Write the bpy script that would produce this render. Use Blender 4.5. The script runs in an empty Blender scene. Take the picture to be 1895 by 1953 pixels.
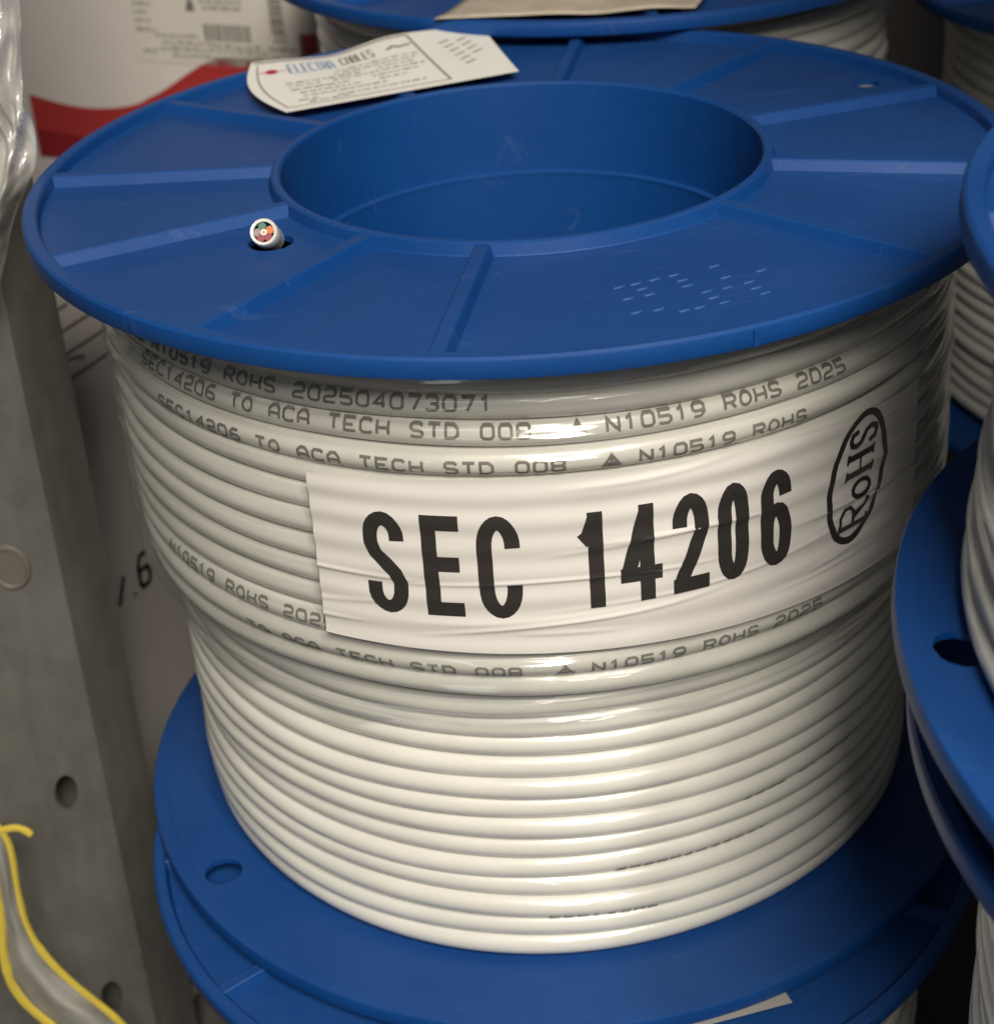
import bpy, bmesh, math, random
from mathutils import Vector, Matrix, noise

# ------------------------------------------------------------------ camera, world, lights, exposure
S = 0.13                       # one reel radius in metres; lengths below are written in reel radii
PI = math.pi
scene = bpy.context.scene
col = scene.collection

CAM = Vector((0.0, -3.36996, 1.11255))
RIGHT = Vector((0.99805101, -0.03643693, -0.05066088))
UP = Vector((0.0615295, 0.43921396, 0.89627296))
FWD = Vector((0.01040647, 0.89764327, -0.44059988))
FPX, PW, PH, PX, PY = 3253.9, 1895.0, 1953.0, 108.1, -242.5

cd = bpy.data.cameras.new('camera')
cam = bpy.data.objects.new('camera', cd)
col.objects.link(cam)
cam.matrix_world = Matrix(((RIGHT.x, UP.x, -FWD.x, CAM.x * S), (RIGHT.y, UP.y, -FWD.y, CAM.y * S),
                           (RIGHT.z, UP.z, -FWD.z, CAM.z * S), (0, 0, 0, 1)))
cd.sensor_width = 36.0
cd.lens = 36.0 * FPX / PH
cd.shift_x = -PX / PH
cd.shift_y = PY / PH
cd.clip_start = 0.01
cd.clip_end = 60
cd.dof.use_dof = True
cd.dof.focus_distance = 2.95 * S
cd.dof.aperture_fstop = 22.0
scene.camera = cam

world = bpy.data.worlds.new('World')
scene.world = world
world.use_nodes = True
world.node_tree.nodes['Background'].inputs[0].default_value = (0.90, 0.95, 1.0, 1)
world.node_tree.nodes['Background'].inputs[1].default_value = 0.055


def area(name, loc, target, sx, sy, power, colour):
    ld = bpy.data.lights.new(name, 'AREA')
    ld.shape = 'RECTANGLE'
    ld.size, ld.size_y = sx, sy
    ld.energy = power
    ld.color = colour
    o = bpy.data.objects.new(name, ld)
    col.objects.link(o)
    o.location = loc
    o.rotation_euler = (Vector(target) - Vector(loc)).to_track_quat('-Z', 'Y').to_euler()
    return o


area('aisle_and_fill_light', (0.13, -1.14, 0.94), (0.0, 0.0, -0.1), 0.40, 0.50, 25, (1.0, 0.92, 0.79))
area('aisle_and_fill_light', (0.43, -1.04, 1.10), (0.0, 0.0, -0.1), 0.08, 0.45, 9.0, (1.0, 0.92, 0.79))
area('aisle_and_fill_light', (-0.55, -1.45, 0.50), (0.0, 0.0, -0.1), 0.4, 0.4, 0.6, (0.95, 0.98, 1.0))  # weak cool fill from the left, added to lift the shadows

scene.view_settings.view_transform = 'Standard'
scene.view_settings.look = 'None'
scene.view_settings.exposure = 0.0
scene.view_settings.gamma = 1.0
scene.view_settings.use_curve_mapping = False
scene.cycles.max_bounces = 10
scene.cycles.transparent_max_bounces = 12
scene.cycles.use_denoising = True
scene.cycles.caustics_reflective = False
scene.cycles.caustics_refractive = False


# ------------------------------------------------------------------ helpers
def at(px, py, y):
    """The point of the vertical plane at depth y that the photograph shows at pixel (px, py)."""
    d = FWD + RIGHT * ((px - PW / 2 - PX) / FPX) - UP * ((py - PH / 2 - PY) / FPX)
    return CAM + d * ((y - CAM.y) / d.y)


class MB:
    def __init__(self):
        self.v, self.f, self.mi, self.uv, self.flat = [], [], [], {}, set()

    def add(self, verts, faces, mi=0, uvs=None, flat=False):
        b = len(self.v)
        self.v += [Vector(p) for p in verts]
        if uvs:
            for i, t in enumerate(uvs):
                self.uv[b + i] = t
        for f in faces:
            if flat:
                self.flat.add(len(self.f))
            self.f.append([b + i for i in f])
            self.mi.append(mi)
        return self

    def grid(self, rows, close_u=False, mi=0, uvs=None, flip=False):
        n, m = len(rows), len(rows[0])
        vs = [p for r in rows for p in r]
        fs = []
        for i in range(n - 1):
            for j in range(m if close_u else m - 1):
                a, b, c, d = i * m + j, i * m + (j + 1) % m, (i + 1) * m + (j + 1) % m, (i + 1) * m + j
                fs.append((a, d, c, b) if flip else (a, b, c, d))
        self.add(vs, fs, mi, [t for r in uvs for t in r] if uvs else None)
        return self

    def lathe(self, prof, n=160, mi=0, closed=True):
        """prof: (r, z) points, turned round the z axis."""
        rows = []
        for r, z in prof:
            rows.append([(r * math.cos(2 * PI * k / n), r * math.sin(2 * PI * k / n), z) for k in range(n)])
        if closed:
            rows.append(rows[0])
        return self.grid(rows, True, mi)

    def box(self, lo, hi, mi=0):
        x0, y0, z0 = lo
        x1, y1, z1 = hi
        v = [(x0, y0, z0), (x1, y0, z0), (x1, y1, z0), (x0, y1, z0), (x0, y0, z1), (x1, y0, z1), (x1, y1, z1), (x0, y1, z1)]
        return self.add(v, [(0, 3, 2, 1), (4, 5, 6, 7), (0, 1, 5, 4), (1, 2, 6, 5), (2, 3, 7, 6), (3, 0, 4, 7)], mi, flat=True)

    def tube(self, pts, r, n=12, cap=True, mi=0):
        pts = [Vector(p) for p in pts]
        rows = []
        up = Vector((0.13, 0.21, 0.97))
        for i, p in enumerate(pts):
            t = (pts[min(i + 1, len(pts) - 1)] - pts[max(i - 1, 0)]).normalized()
            a = t.cross(up)
            if a.length < 1e-3:
                a = t.cross(Vector((1, 0, 0)))
            a.normalize()
            b = a.cross(t)
            rr = r(i / (len(pts) - 1)) if callable(r) else r
            rows.append([p + (a * math.cos(2 * PI * k / n) + b * math.sin(2 * PI * k / n)) * rr for k in range(n)])
        self.grid(rows, True, mi)
        if cap:
            for row in (rows[0], rows[-1]):
                self.add(row, [tuple(range(n))], mi)
        return self

    def build(self, name, mats, parent=None, smooth=True, offset=(0, 0, 0), sharp=35, bevel=0):
        me = bpy.data.meshes.new(name)
        off = Vector(offset)
        me.from_pydata([tuple((p - off) * S) for p in self.v], [], self.f)
        for m in (mats if isinstance(mats, (list, tuple)) else [mats]):
            me.materials.append(m)
        me.polygons.foreach_set('material_index', self.mi)
        if self.uv:
            ul = me.uv_layers.new(name='UVMap')
            for lp in me.loops:
                ul.data[lp.index].uv = self.uv.get(lp.vertex_index, (0, 0))
        bm = bmesh.new()
        bm.from_mesh(me)
        if not self.uv:
            bmesh.ops.remove_doubles(bm, verts=bm.verts, dist=1e-6)
        bmesh.ops.recalc_face_normals(bm, faces=bm.faces)
        if bevel:
            bmesh.ops.bevel(bm, geom=[e for e in bm.edges if e.is_manifold and e.calc_face_angle(0) > 0.6],
                            offset=bevel * S, segments=2, affect='EDGES', profile=0.6)
        bm.to_mesh(me)
        bm.free()
        if smooth:
            me.polygons.foreach_set('use_smooth', [True] * len(me.polygons))
            try:
                me.set_sharp_from_angle(angle=math.radians(sharp))
            except Exception:
                pass
        me.update()
        o = bpy.data.objects.new(name, me)
        col.objects.link(o)
        if parent:
            o.parent = parent
        return o


def tag(o, label=None, cat=None, group=None, kind=None):
    for k, v in (('label', label), ('category', cat), ('group', group), ('kind', kind)):
        if v:
            o[k] = v
    return o


def thing(name, label, cat, loc, group=None):
    o = bpy.data.objects.new(name, None)
    o.empty_display_size = 0.02
    col.objects.link(o)
    o.location = Vector(loc) * S
    return tag(o, label, cat, group)


def copy_tree(o, parent=None):
    c = o.copy()
    col.objects.link(c)
    if parent:
        c.parent = parent
    for ch in list(o.children):
        copy_tree(ch, c)
    return c


# ------------------------------------------------------------------ materials
def mat(name):
    m = bpy.data.materials.new(name)
    m.use_nodes = True
    nt = m.node_tree
    return m, nt, nt.nodes['Principled BSDF'], nt.links


def node(nt, typ, **kw):
    n = nt.nodes.new(typ)
    for k, v in kw.items():
        if k in n.inputs:
            n.inputs[k].default_value = v
        else:
            setattr(n, k, v)
    return n


def simple(name, rgb, rough=0.5, var=0.06, scale=60.0, bump=0.0, metallic=0.0, coat=0.0, stretch=(1, 1, 1), spec=0.5):
    """A surface of one colour with slight mottling in colour, gloss and relief."""
    m, nt, p, L = mat(name)
    tc = node(nt, 'ShaderNodeTexCoord')
    mp = node(nt, 'ShaderNodeMapping')
    mp.inputs['Scale'].default_value = stretch
    L.new(tc.outputs['Object'], mp.inputs['Vector'])
    nz = node(nt, 'ShaderNodeTexNoise', Scale=scale, Detail=5.0, Roughness=0.6)
    L.new(mp.outputs['Vector'], nz.inputs['Vector'])
    mx = node(nt, 'ShaderNodeMix', data_type='RGBA')
    mx.inputs[6].default_value = tuple(c * (1 - var) for c in rgb) + (1,)
    mx.inputs[7].default_value = tuple(min(1, c * (1 + var)) for c in rgb) + (1,)
    L.new(nz.outputs['Fac'], mx.inputs[0])
    L.new(mx.outputs[2], p.inputs['Base Color'])
    rr = node(nt, 'ShaderNodeMapRange')
    rr.inputs['To Min'].default_value = max(0.02, rough - 0.08)
    rr.inputs['To Max'].default_value = min(1, rough + 0.08)
    L.new(nz.outputs['Fac'], rr.inputs['Value'])
    L.new(rr.outputs['Result'], p.inputs['Roughness'])
    p.inputs['Metallic'].default_value = metallic
    p.inputs['Specular IOR Level'].default_value = spec
    p.inputs['Coat Weight'].default_value = coat
    p.inputs['Coat Roughness'].default_value = 0.12
    if bump:
        b = node(nt, 'ShaderNodeBump', Strength=bump, Distance=0.001)
        L.new(nz.outputs['Fac'], b.inputs['Height'])
        L.new(b.outputs['Normal'], p.inputs['Normal'])
    return m


def blue_plastic():
    m, nt, p, L = mat('blue_plastic')
    tc = node(nt, 'ShaderNodeTexCoord')
    n1 = node(nt, 'ShaderNodeTexNoise', Scale=22.0, Detail=6.0, Roughness=0.65)
    n2 = node(nt, 'ShaderNodeTexNoise', Scale=420.0, Detail=3.0)
    L.new(tc.outputs['Object'], n1.inputs['Vector'])
    L.new(tc.outputs['Object'], n2.inputs['Vector'])
    mx = node(nt, 'ShaderNodeMix', data_type='RGBA')
    mx.inputs[6].default_value = (0.0018, 0.040, 0.185, 1)
    mx.inputs[7].default_value = (0.0036, 0.060, 0.250, 1)
    L.new(n1.outputs['Fac'], mx.inputs[0])
    # fine dust that settles on faces turned upwards
    geo = node(nt, 'ShaderNodeNewGeometry')
    sep = node(nt, 'ShaderNodeSeparateXYZ')
    L.new(geo.outputs['Normal'], sep.inputs['Vector'])
    mr = node(nt, 'ShaderNodeMapRange')
    mr.inputs['From Min'].default_value, mr.inputs['From Max'].default_value = 0.75, 1.0
    mr.inputs['To Min'].default_value, mr.inputs['To Max'].default_value = 0.0, 0.035
    L.new(sep.outputs['Z'], mr.inputs['Value'])
    m2 = node(nt, 'ShaderNodeMath', operation='MULTIPLY')
    L.new(mr.outputs['Result'], m2.inputs[0])
    L.new(n1.outputs['Fac'], m2.inputs[1])
    dx = node(nt, 'ShaderNodeMix', data_type='RGBA')
    dx.inputs[7].default_value = (0.34, 0.31, 0.28, 1)
    L.new(m2.outputs[0], dx.inputs[0])
    L.new(mx.outputs[2], dx.inputs[6])
    # pale scuffs and scratches
    mp = node(nt, 'ShaderNodeMapping')
    mp.inputs['Scale'].default_value = (1.0, 4.0, 1.0)
    mp.inputs['Rotation'].default_value = (0, 0, 0.6)
    L.new(tc.outputs['Object'], mp.inputs['Vector'])
    n3 = node(nt, 'ShaderNodeTexNoise', Scale=38.0, Detail=7.0, Roughness=0.75, Distortion=1.2)
    L.new(mp.outputs['Vector'], n3.inputs['Vector'])
    sr = node(nt, 'ShaderNodeMapRange')
    sr.inputs['From Min'].default_value, sr.inputs['From Max'].default_value = 0.60, 0.80
    sr.inputs['To Min'].default_value, sr.inputs['To Max'].default_value = 0.0, 0.30
    L.new(n3.outputs['Fac'], sr.inputs['Value'])
    sx = node(nt, 'ShaderNodeMix', data_type='RGBA')
    sx.inputs[7].default_value = (0.16, 0.20, 0.32, 1)
    L.new(sr.outputs['Result'], sx.inputs[0])
    L.new(dx.outputs[2], sx.inputs[6])
    L.new(sx.outputs[2], p.inputs['Base Color'])
    rr = node(nt, 'ShaderNodeMapRange')
    rr.inputs['To Min'].default_value, rr.inputs['To Max'].default_value = 0.38, 0.58
    L.new(n1.outputs['Fac'], rr.inputs['Value'])
    L.new(rr.outputs['Result'], p.inputs['Roughness'])
    p.inputs['Specular IOR Level'].default_value = 0.4
    b = node(nt, 'ShaderNodeBump', Strength=0.10, Distance=0.0006)
    L.new(n2.outputs['Fac'], b.inputs['Height'])
    L.new(b.outputs['Normal'], p.inputs['Normal'])
    return m


def wrinkle(nt, L, uvscale, dist, strength, extra=1.0, ridged=True):
    """Bump of stretched-film wrinkles running round the reel, from the UV map (u round, v up)."""
    tc = node(nt, 'ShaderNodeTexCoord')
    mp = node(nt, 'ShaderNodeMapping')
    mp.inputs['Scale'].default_value = uvscale
    mp.inputs['Rotation'].default_value = (0, 0, 0.035)
    L.new(tc.outputs['UV'], mp.inputs['Vector'])
    n1 = node(nt, 'ShaderNodeTexNoise', Scale=1.0, Detail=3.0, Roughness=0.5, Distortion=0.5 * extra)
    if ridged:
        n1.noise_type = 'RIDGED_MULTIFRACTAL'
    L.new(mp.outputs['Vector'], n1.inputs['Vector'])
    b = node(nt, 'ShaderNodeBump', Strength=strength, Distance=dist)
    L.new(n1.outputs['Fac'], b.inputs['Height'])
    return n1, b


def film_material(name='clear_film', milk=0.05, uvscale=(3.5, 24.0, 1.0), strength=0.8, dist=0.0018, rough=0.11, gloss=1.4, ridged=True):
    m, nt, p, L = mat(name)
    nt.nodes.remove(p)
    out = nt.nodes['Material Output']
    n1, b = wrinkle(nt, L, uvscale, dist, strength, 1.0, ridged)
    tr = node(nt, 'ShaderNodeBsdfTransparent', Color=(0.99, 0.99, 0.985, 1))
    df = node(nt, 'ShaderNodeBsdfDiffuse', Color=(0.80, 0.79, 0.76, 1))
    gl = node(nt, 'ShaderNodeBsdfGlossy', Roughness=rough, Color=(1, 1, 1, 1))
    L.new(b.outputs['Normal'], gl.inputs['Normal'])
    fr = node(nt, 'ShaderNodeFresnel', IOR=1.22)
    fm = node(nt, 'ShaderNodeMath', operation='MULTIPLY')
    fm.inputs[1].default_value = gloss
    fc = node(nt, 'ShaderNodeMath', operation='MINIMUM')
    fc.inputs[1].default_value = 0.12
    fa = node(nt, 'ShaderNodeMath', operation='ADD')
    fa.inputs[1].default_value = 0.06
    L.new(fr.outputs[0], fc.inputs[0])
    L.new(fc.outputs[0], fa.inputs[0])
    L.new(fa.outputs[0], fm.inputs[0])
    mk = node(nt, 'ShaderNodeMath', operation='MULTIPLY')
    mk.inputs[1].default_value = milk * 2
    cl = node(nt, 'ShaderNodeClamp')
    L.new(n1.outputs['Fac'], cl.inputs[0])
    L.new(cl.outputs[0], mk.inputs[0])
    a = node(nt, 'ShaderNodeMixShader')
    L.new(mk.outputs[0], a.inputs[0])
    L.new(tr.outputs[0], a.inputs[1])
    L.new(df.outputs[0], a.inputs[2])
    c = node(nt, 'ShaderNodeMixShader')
    L.new(fm.outputs[0], c.inputs[0])
    L.new(a.outputs[0], c.inputs[1])
    L.new(gl.outputs[0], c.inputs[2])
    L.new(c.outputs[0], out.inputs['Surface'])
    return m


def cable_material():
    m, nt, p, L = mat('pale_cable_jacket')
    tc = node(nt, 'ShaderNodeTexCoord')
    n1 = node(nt, 'ShaderNodeTexNoise', Scale=45.0, Detail=4.0)
    L.new(tc.outputs['Object'], n1.inputs['Vector'])
    mx = node(nt, 'ShaderNodeMix', data_type='RGBA')
    mx.inputs[6].default_value = (0.56, 0.56, 0.525, 1)
    mx.inputs[7].default_value = (0.71, 0.705, 0.665, 1)
    L.new(n1.outputs['Fac'], mx.inputs[0])
    L.new(mx.outputs[2], p.inputs['Base Color'])
    p.inputs['Roughness'].default_value = 0.36
    p.inputs['Subsurface Weight'].default_value = 0.0
    n2 = node(nt, 'ShaderNodeTexNoise', Scale=160.0, Detail=2.0)
    L.new(tc.outputs['Object'], n2.inputs['Vector'])
    p.inputs['Coat Weight'].default_value = 0.55
    p.inputs['Coat Roughness'].default_value = 0.13
    mp = node(nt, 'ShaderNodeMapping')
    mp.inputs['Scale'].default_value = (1.0, 1.0, 7.0)
    L.new(tc.outputs['Object'], mp.inputs['Vector'])
    n3 = node(nt, 'ShaderNodeTexNoise', Scale=26.0, Detail=3.0, Roughness=0.5, Distortion=0.5)
    L.new(mp.outputs['Vector'], n3.inputs['Vector'])
    b3 = node(nt, 'ShaderNodeBump', Strength=0.8, Distance=0.0022)
    L.new(n3.outputs['Fac'], b3.inputs['Height'])
    L.new(b3.outputs['Normal'], p.inputs['Coat Normal'])
    b = node(nt, 'ShaderNodeBump', Strength=0.12, Distance=0.0008)
    L.new(n2.outputs['Fac'], b.inputs['Height'])
    L.new(b.outputs['Normal'], p.inputs['Normal'])
    return m


def label_paper():
    m, nt, p, L = mat('label_paper_under_film')
    n1, b = wrinkle(nt, L, (2.5, 22.0, 1.0), 0.0018, 0.9)
    mx = node(nt, 'ShaderNodeMix', data_type='RGBA')
    mx.inputs[6].default_value = (0.67, 0.65, 0.63, 1)
    mx.inputs[7].default_value = (0.77, 0.75, 0.73, 1)
    L.new(n1.outputs['Fac'], mx.inputs[0])
    L.new(mx.outputs[2], p.inputs['Base Color'])
    p.inputs['Roughness'].default_value = 0.6
    p.inputs['Coat Weight'].default_value = 0.75
    p.inputs['Coat Roughness'].default_value = 0.12
    L.new(b.outputs['Normal'], p.inputs['Coat Normal'])
    return m


def ink_material():
    m, nt, p, L = mat('black_ink_under_film')
    n1, b = wrinkle(nt, L, (2.5, 22.0, 1.0), 0.0018, 0.9)
    p.inputs['Base Color'].default_value = (0.022, 0.019, 0.018, 1)
    p.inputs['Roughness'].default_value = 0.5
    p.inputs['Coat Weight'].default_value = 0.75
    p.inputs['Coat Roughness'].default_value = 0.14
    L.new(b.outputs['Normal'], p.inputs['Coat Normal'])
    return m


M = dict(
    blue=blue_plastic(), cable=cable_material(), film=film_material(), paper=label_paper(), ink=ink_material(),
    print=simple('grey_print', (0.17, 0.16, 0.145), 0.6, 0.6, 420),
    faint=simple('faint_print', (0.19, 0.185, 0.165), 0.6, 0.3, 260),
    steel=None,
    slip=simple('slip_paper', (0.80, 0.79, 0.76), 0.55, 0.04, 40, 0.1),
    tag=simple('shipping_label_paper', (0.62, 0.59, 0.54), 0.6, 0.04, 40),
    dimple=simple('dull_brown_spot', (0.125, 0.108, 0.095), 0.6, 0.2, 80),
    slip_blue=simple('slip_blue_ink', (0.05, 0.20, 0.50), 0.6),
    slip_dark=simple('slip_dark_ink', (0.05, 0.04, 0.04), 0.6),
    slip_grey=simple('slip_grey_ink', (0.30, 0.285, 0.25), 0.6),
    slip_red=simple('slip_red_ink', (0.45, 0.01, 0.06), 0.6),
    carton=simple('white_carton', (0.60, 0.56, 0.54), 0.7, 0.04, 30, 0.08),
    carton_red=simple('red_carton_print', (0.36, 0.028, 0.028), 0.6, 0.05, 30),
    carton_deep=simple('deep_red_carton_print', (0.23, 0.010, 0.014), 0.6, 0.05, 30),
    carton_grey=simple('grey_carton_print', (0.33, 0.32, 0.27), 0.7, 0.25, 260),
    carton_dark=simple('dark_carton_print', (0.14, 0.135, 0.125), 0.7, 0.4, 300),
    carton_line=simple('grey_line_print', (0.24, 0.215, 0.205), 0.7),
    black=simple('black_print', (0.012, 0.010, 0.011), 0.6),
    yellow=simple('yellow_bag_edge', (0.64, 0.50, 0.07), 0.45, 0.15, 60),
    core_red=simple('red_core', (0.22, 0.02, 0.04), 0.4), core_orange=simple('orange_core', (0.55, 0.14, 0.03), 0.4),
    core_green=simple('green_core', (0.03, 0.15, 0.09), 0.4), core_white=simple('white_core', (0.7, 0.66, 0.55), 0.4),
    core_grey=simple('grey_core', (0.25, 0.2, 0.2), 0.4), copper=simple('copper_end', (0.35, 0.16, 0.07), 0.35, metallic=0.9),
    bag=film_material('milky_bag', 0.2, (9, 4, 1), 0.35, 0.003, 0.3, 0.35, False),
    sheet=film_material('crumpled_clear_sheet', 0.30, (10.0, 5.0, 1.0), 0.7, 0.006, 0.12, 1.2, False),
    emboss=simple('worn_emboss', (0.035, 0.10, 0.28), 0.35),
    floor=simple('concrete_floor', (0.10, 0.095, 0.09), 0.85, 0.2, 8, 0.2),
    wall=simple('dark_rack_back', (0.05, 0.045, 0.045), 0.8, 0.2, 6),
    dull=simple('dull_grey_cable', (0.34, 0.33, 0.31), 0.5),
)


def steel():
    m, nt, p, L = mat('galvanised_steel')
    tc = node(nt, 'ShaderNodeTexCoord')
    mp = node(nt, 'ShaderNodeMapping')
    mp.inputs['Scale'].default_value = (1.0, 1.0, 0.22)
    L.new(tc.outputs['Object'], mp.inputs['Vector'])
    n1 = node(nt, 'ShaderNodeTexNoise', Scale=55.0, Detail=8.0, Roughness=0.7)
    L.new(mp.outputs['Vector'], n1.inputs['Vector'])
    vo = node(nt, 'ShaderNodeTexVoronoi', Scale=130.0)
    L.new(tc.outputs['Object'], vo.inputs['Vector'])
    mx = node(nt, 'ShaderNodeMix', data_type='RGBA')
    mx.inputs[6].default_value = (0.100, 0.098, 0.088, 1)
    mx.inputs[7].default_value = (0.27, 0.265, 0.245, 1)
    L.new(n1.outputs['Fac'], mx.inputs[0])
    m2 = node(nt, 'ShaderNodeMix', data_type='RGBA', blend_type='MULTIPLY')
    m2.inputs[0].default_value = 0.14
    L.new(mx.outputs[2], m2.inputs[6])
    bw = node(nt, 'ShaderNodeRGBToBW')
    L.new(vo.outputs['Color'], bw.inputs[0])
    L.new(bw.outputs[0], m2.inputs[7])
    L.new(m2.outputs[2], p.inputs['Base Color'])
    p.inputs['Metallic'].default_value = 0.45
    rr = node(nt, 'ShaderNodeMapRange')
    rr.inputs['To Min'].default_value, rr.inputs['To Max'].default_value = 0.38, 0.66
    L.new(n1.outputs['Fac'], rr.inputs['Value'])
    L.new(rr.outputs['Result'], p.inputs['Roughness'])
    b = node(nt, 'ShaderNodeBump', Strength=0.15, Distance=0.0012)
    L.new(n1.outputs['Fac'], b.inputs['Height'])
    L.new(b.outputs['Normal'], p.inputs['Normal'])
    return m


M['steel'] = steel()

# ------------------------------------------------------------------ stroke lettering
def arc(cx, cy, rx, ry, a0, a1, n=14):
    return [(cx + rx * math.cos(math.radians(a0 + (a1 - a0) * i / n)), cy + ry * math.sin(math.radians(a0 + (a1 - a0) * i / n)))
            for i in range(n + 1)]


G = {  # wide machine-print letters in a unit box
    'S': [[(1, .85), (.75, 1), (.2, 1), (0, .85), (0, .65), (.2, .52), (.8, .48), (1, .35), (1, .15), (.8, 0), (.2, 0), (0, .12)]],
    'E': [[(1, 1), (0, 1), (0, 0), (1, 0)], [(0, .5), (.8, .5)]],
    'C': [[(1, .85), (.8, 1), (.2, 1), (0, .8), (0, .2), (.2, 0), (.8, 0), (1, .15)]],
    'T': [[(0, 1), (1, 1)], [(.5, 1), (.5, 0)]],
    'O': [arc(.5, .5, .5, .5, 0, 360, 14)],
    '0': [[(.2, 0), (0, .2), (0, .8), (.2, 1), (.8, 1), (1, .8), (1, .2), (.8, 0), (.2, 0)]],
    'A': [[(0, 0), (0, .7), (.3, 1), (.7, 1), (1, .7), (1, 0)], [(0, .4), (1, .4)]],
    'H': [[(0, 0), (0, 1)], [(1, 0), (1, 1)], [(0, .5), (1, .5)]],
    'N': [[(0, 0), (0, 1), (1, 0), (1, 1)]],
    'D': [[(0, 0), (0, 1), (.65, 1), (1, .75), (1, .25), (.65, 0), (0, 0)]],
    'R': [[(0, 0), (0, 1), (.8, 1), (1, .85), (1, .65), (.8, .5), (0, .5)], [(.55, .5), (1, 0)]],
    'P': [[(0, 0), (0, 1), (.8, 1), (1, .85), (1, .65), (.8, .5), (0, .5)]],
    'L': [[(0, 1), (0, 0), (1, 0)]],
    'B': [[(0, 0), (0, 1), (.75, 1), (.95, .87), (.95, .65), (.75, .52), (0, .52)], [(.75, .52), (1, .38), (1, .14), (.8, 0), (0, 0)]],
    '1': [[(.15, .8), (.5, 1), (.5, 0)]],
    '2': [[(0, .85), (.2, 1), (.8, 1), (1, .85), (1, .62), (.8, .5), (.2, .45), (0, .3), (0, 0), (1, 0)]],
    '3': [[(0, .9), (.2, 1), (.8, 1), (1, .85), (1, .65), (.8, .52), (.4, .52)], [(.8, .52), (1, .35), (1, .15), (.8, 0), (.2, 0), (0, .1)]],
    '4': [[(.8, 0), (.8, 1), (0, .3), (1, .3)]],
    '5': [[(1, 1), (0, 1), (0, .58), (.8, .58), (1, .42), (1, .15), (.8, 0), (.2, 0), (0, .12)]],
    '6': [[(.9, 1), (.3, 1), (0, .7), (0, .15), (.2, 0), (.8, 0), (1, .15), (1, .4), (.8, .55), (.2, .55), (0, .4)]],
    '7': [[(0, 1), (1, 1), (.45, 0)]],
    '8': [[(.2, .52), (0, .65), (0, .87), (.2, 1), (.8, 1), (1, .87), (1, .65), (.8, .52), (.2, .52), (0, .37), (0, .13), (.2, 0), (.8, 0),
           (1, .13), (1, .37), (.8, .52)]],
    '9': [[(.1, 0), (.7, 0), (1, .3), (1, .85), (.8, 1), (.2, 1), (0, .85), (0, .6), (.2, .45), (.8, .45), (1, .6)]],
    '^': [[(.5, 1), (-.25, 0), (1.25, 0), (.5, 1)], [(.1, .25), (.9, .25)], [(.5, .8), (.5, .35)]],
    '.': [[(.4, 0), (.6, 0)]],
    '/': [[(.1, 0), (.9, .8)]],
}


def ribbon(mb, pts, w, f, mi=0, step=0.02, closed=False):
    """A flat stroke of width w along pts (in the plane of f), laid on the surface f(u, v)."""
    P = [Vector((p[0], p[1])) for p in pts]
    Q = [P[0]]
    for a, b in zip(P[:-1], P[1:]):
        k = max(1, int((b - a).length / step))
        for i in range(1, k + 1):
            Q.append(a.lerp(b, i / k))
    n = len(Q)
    closed = closed or (P[0] - P[-1]).length < 1e-6
    rows = []
    for i, q in enumerate(Q):
        if closed:
            a, b = Q[i - 1 if i else n - 2], Q[(i + 1) if i < n - 1 else 1]
        else:
            a, b = Q[max(i - 1, 0)], Q[min(i + 1, n - 1)]
        d0, d1 = (q - a), (b - q)
        if d0.length < 1e-9:
            d0 = d1
        if d1.length < 1e-9:
            d1 = d0
        d0, d1 = d0.normalized(), d1.normalized()
        t = (d0 + d1)
        t = d0 if t.length < 1e-4 else t.normalized()
        nn = Vector((-t.y, t.x))
        m = min(1.6, 1.0 / max(0.35, nn.dot(Vector((-d0.y, d0.x)))))
        rows.append([q + nn * (w / 2 * m * s) for s in (1, 0.33, -0.33, -1)])
    uvs = [[(p.x, p.y) for p in r] for r in rows]
    mb.grid([[f(p.x, p.y) for p in r] for r in rows], False, mi, uvs)


def write(mb, text, f, u0, v0, adv, cw, ch, w, mi=0, step=0.01, skip=0.0, seed=1, slant=0.0):
    rnd = random.Random(seed)
    for i, c in enumerate(text):
        if c not in G or rnd.random() < skip:
            continue
        jv = rnd.uniform(-.03, .03) * ch
        for st in G[c]:
            ribbon(mb, [(u0 + i * adv + x * cw + slant * y * ch, v0 + y * ch + jv) for x, y in st], w, f, mi, step)


# ------------------------------------------------------------------ the setting
fl = MB().add([(-30, -30, -2.86), (30, -30, -2.86), (30, 30, -2.86), (-30, 30, -2.86)], [(0, 1, 2, 3)]).build('floor', M['floor'], smooth=False)
tag(fl, kind='structure')
wl = MB().box((-14, 5.2, -2.86), (14, 5.4, 9)).build('wall', M['wall'], smooth=False)
tag(wl, kind='structure')

q = [(0.80, -0.87), (1.9, -1.7), (9, -1.7), (9, 2.5), (1.55, 2.5), (1.55, -0.10), (0.80, -0.10)]  # unseen overhead board, added and shaped to shade the rear right
sb = MB().add([(x, y, z) for z in (1.20, 1.32) for x, y in q], [(6, 5, 4, 3, 2, 1, 0), (7, 8, 9, 10, 11, 12, 13)] + [(i, (i + 1) % 7, 7 + (i + 1) % 7, 7 + i) for i in range(7)]).build('added_shade_board', M['wall'], smooth=False)
tag(sb, kind='structure')

# ------------------------------------------------------------------ cable reels
RIBS = [-9, -35, -64, -92, -123, -152, 46, 76, 108, 140, 170]      # degrees from the aisle side, towards +x
RC = 0.0270                                                         # cable radius
HOLE = 0.494
RIM = 0.038


def pol(a, r, z):
    a = math.radians(a)
    return Vector((r * math.sin(a), -r * math.cos(a), z))


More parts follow.
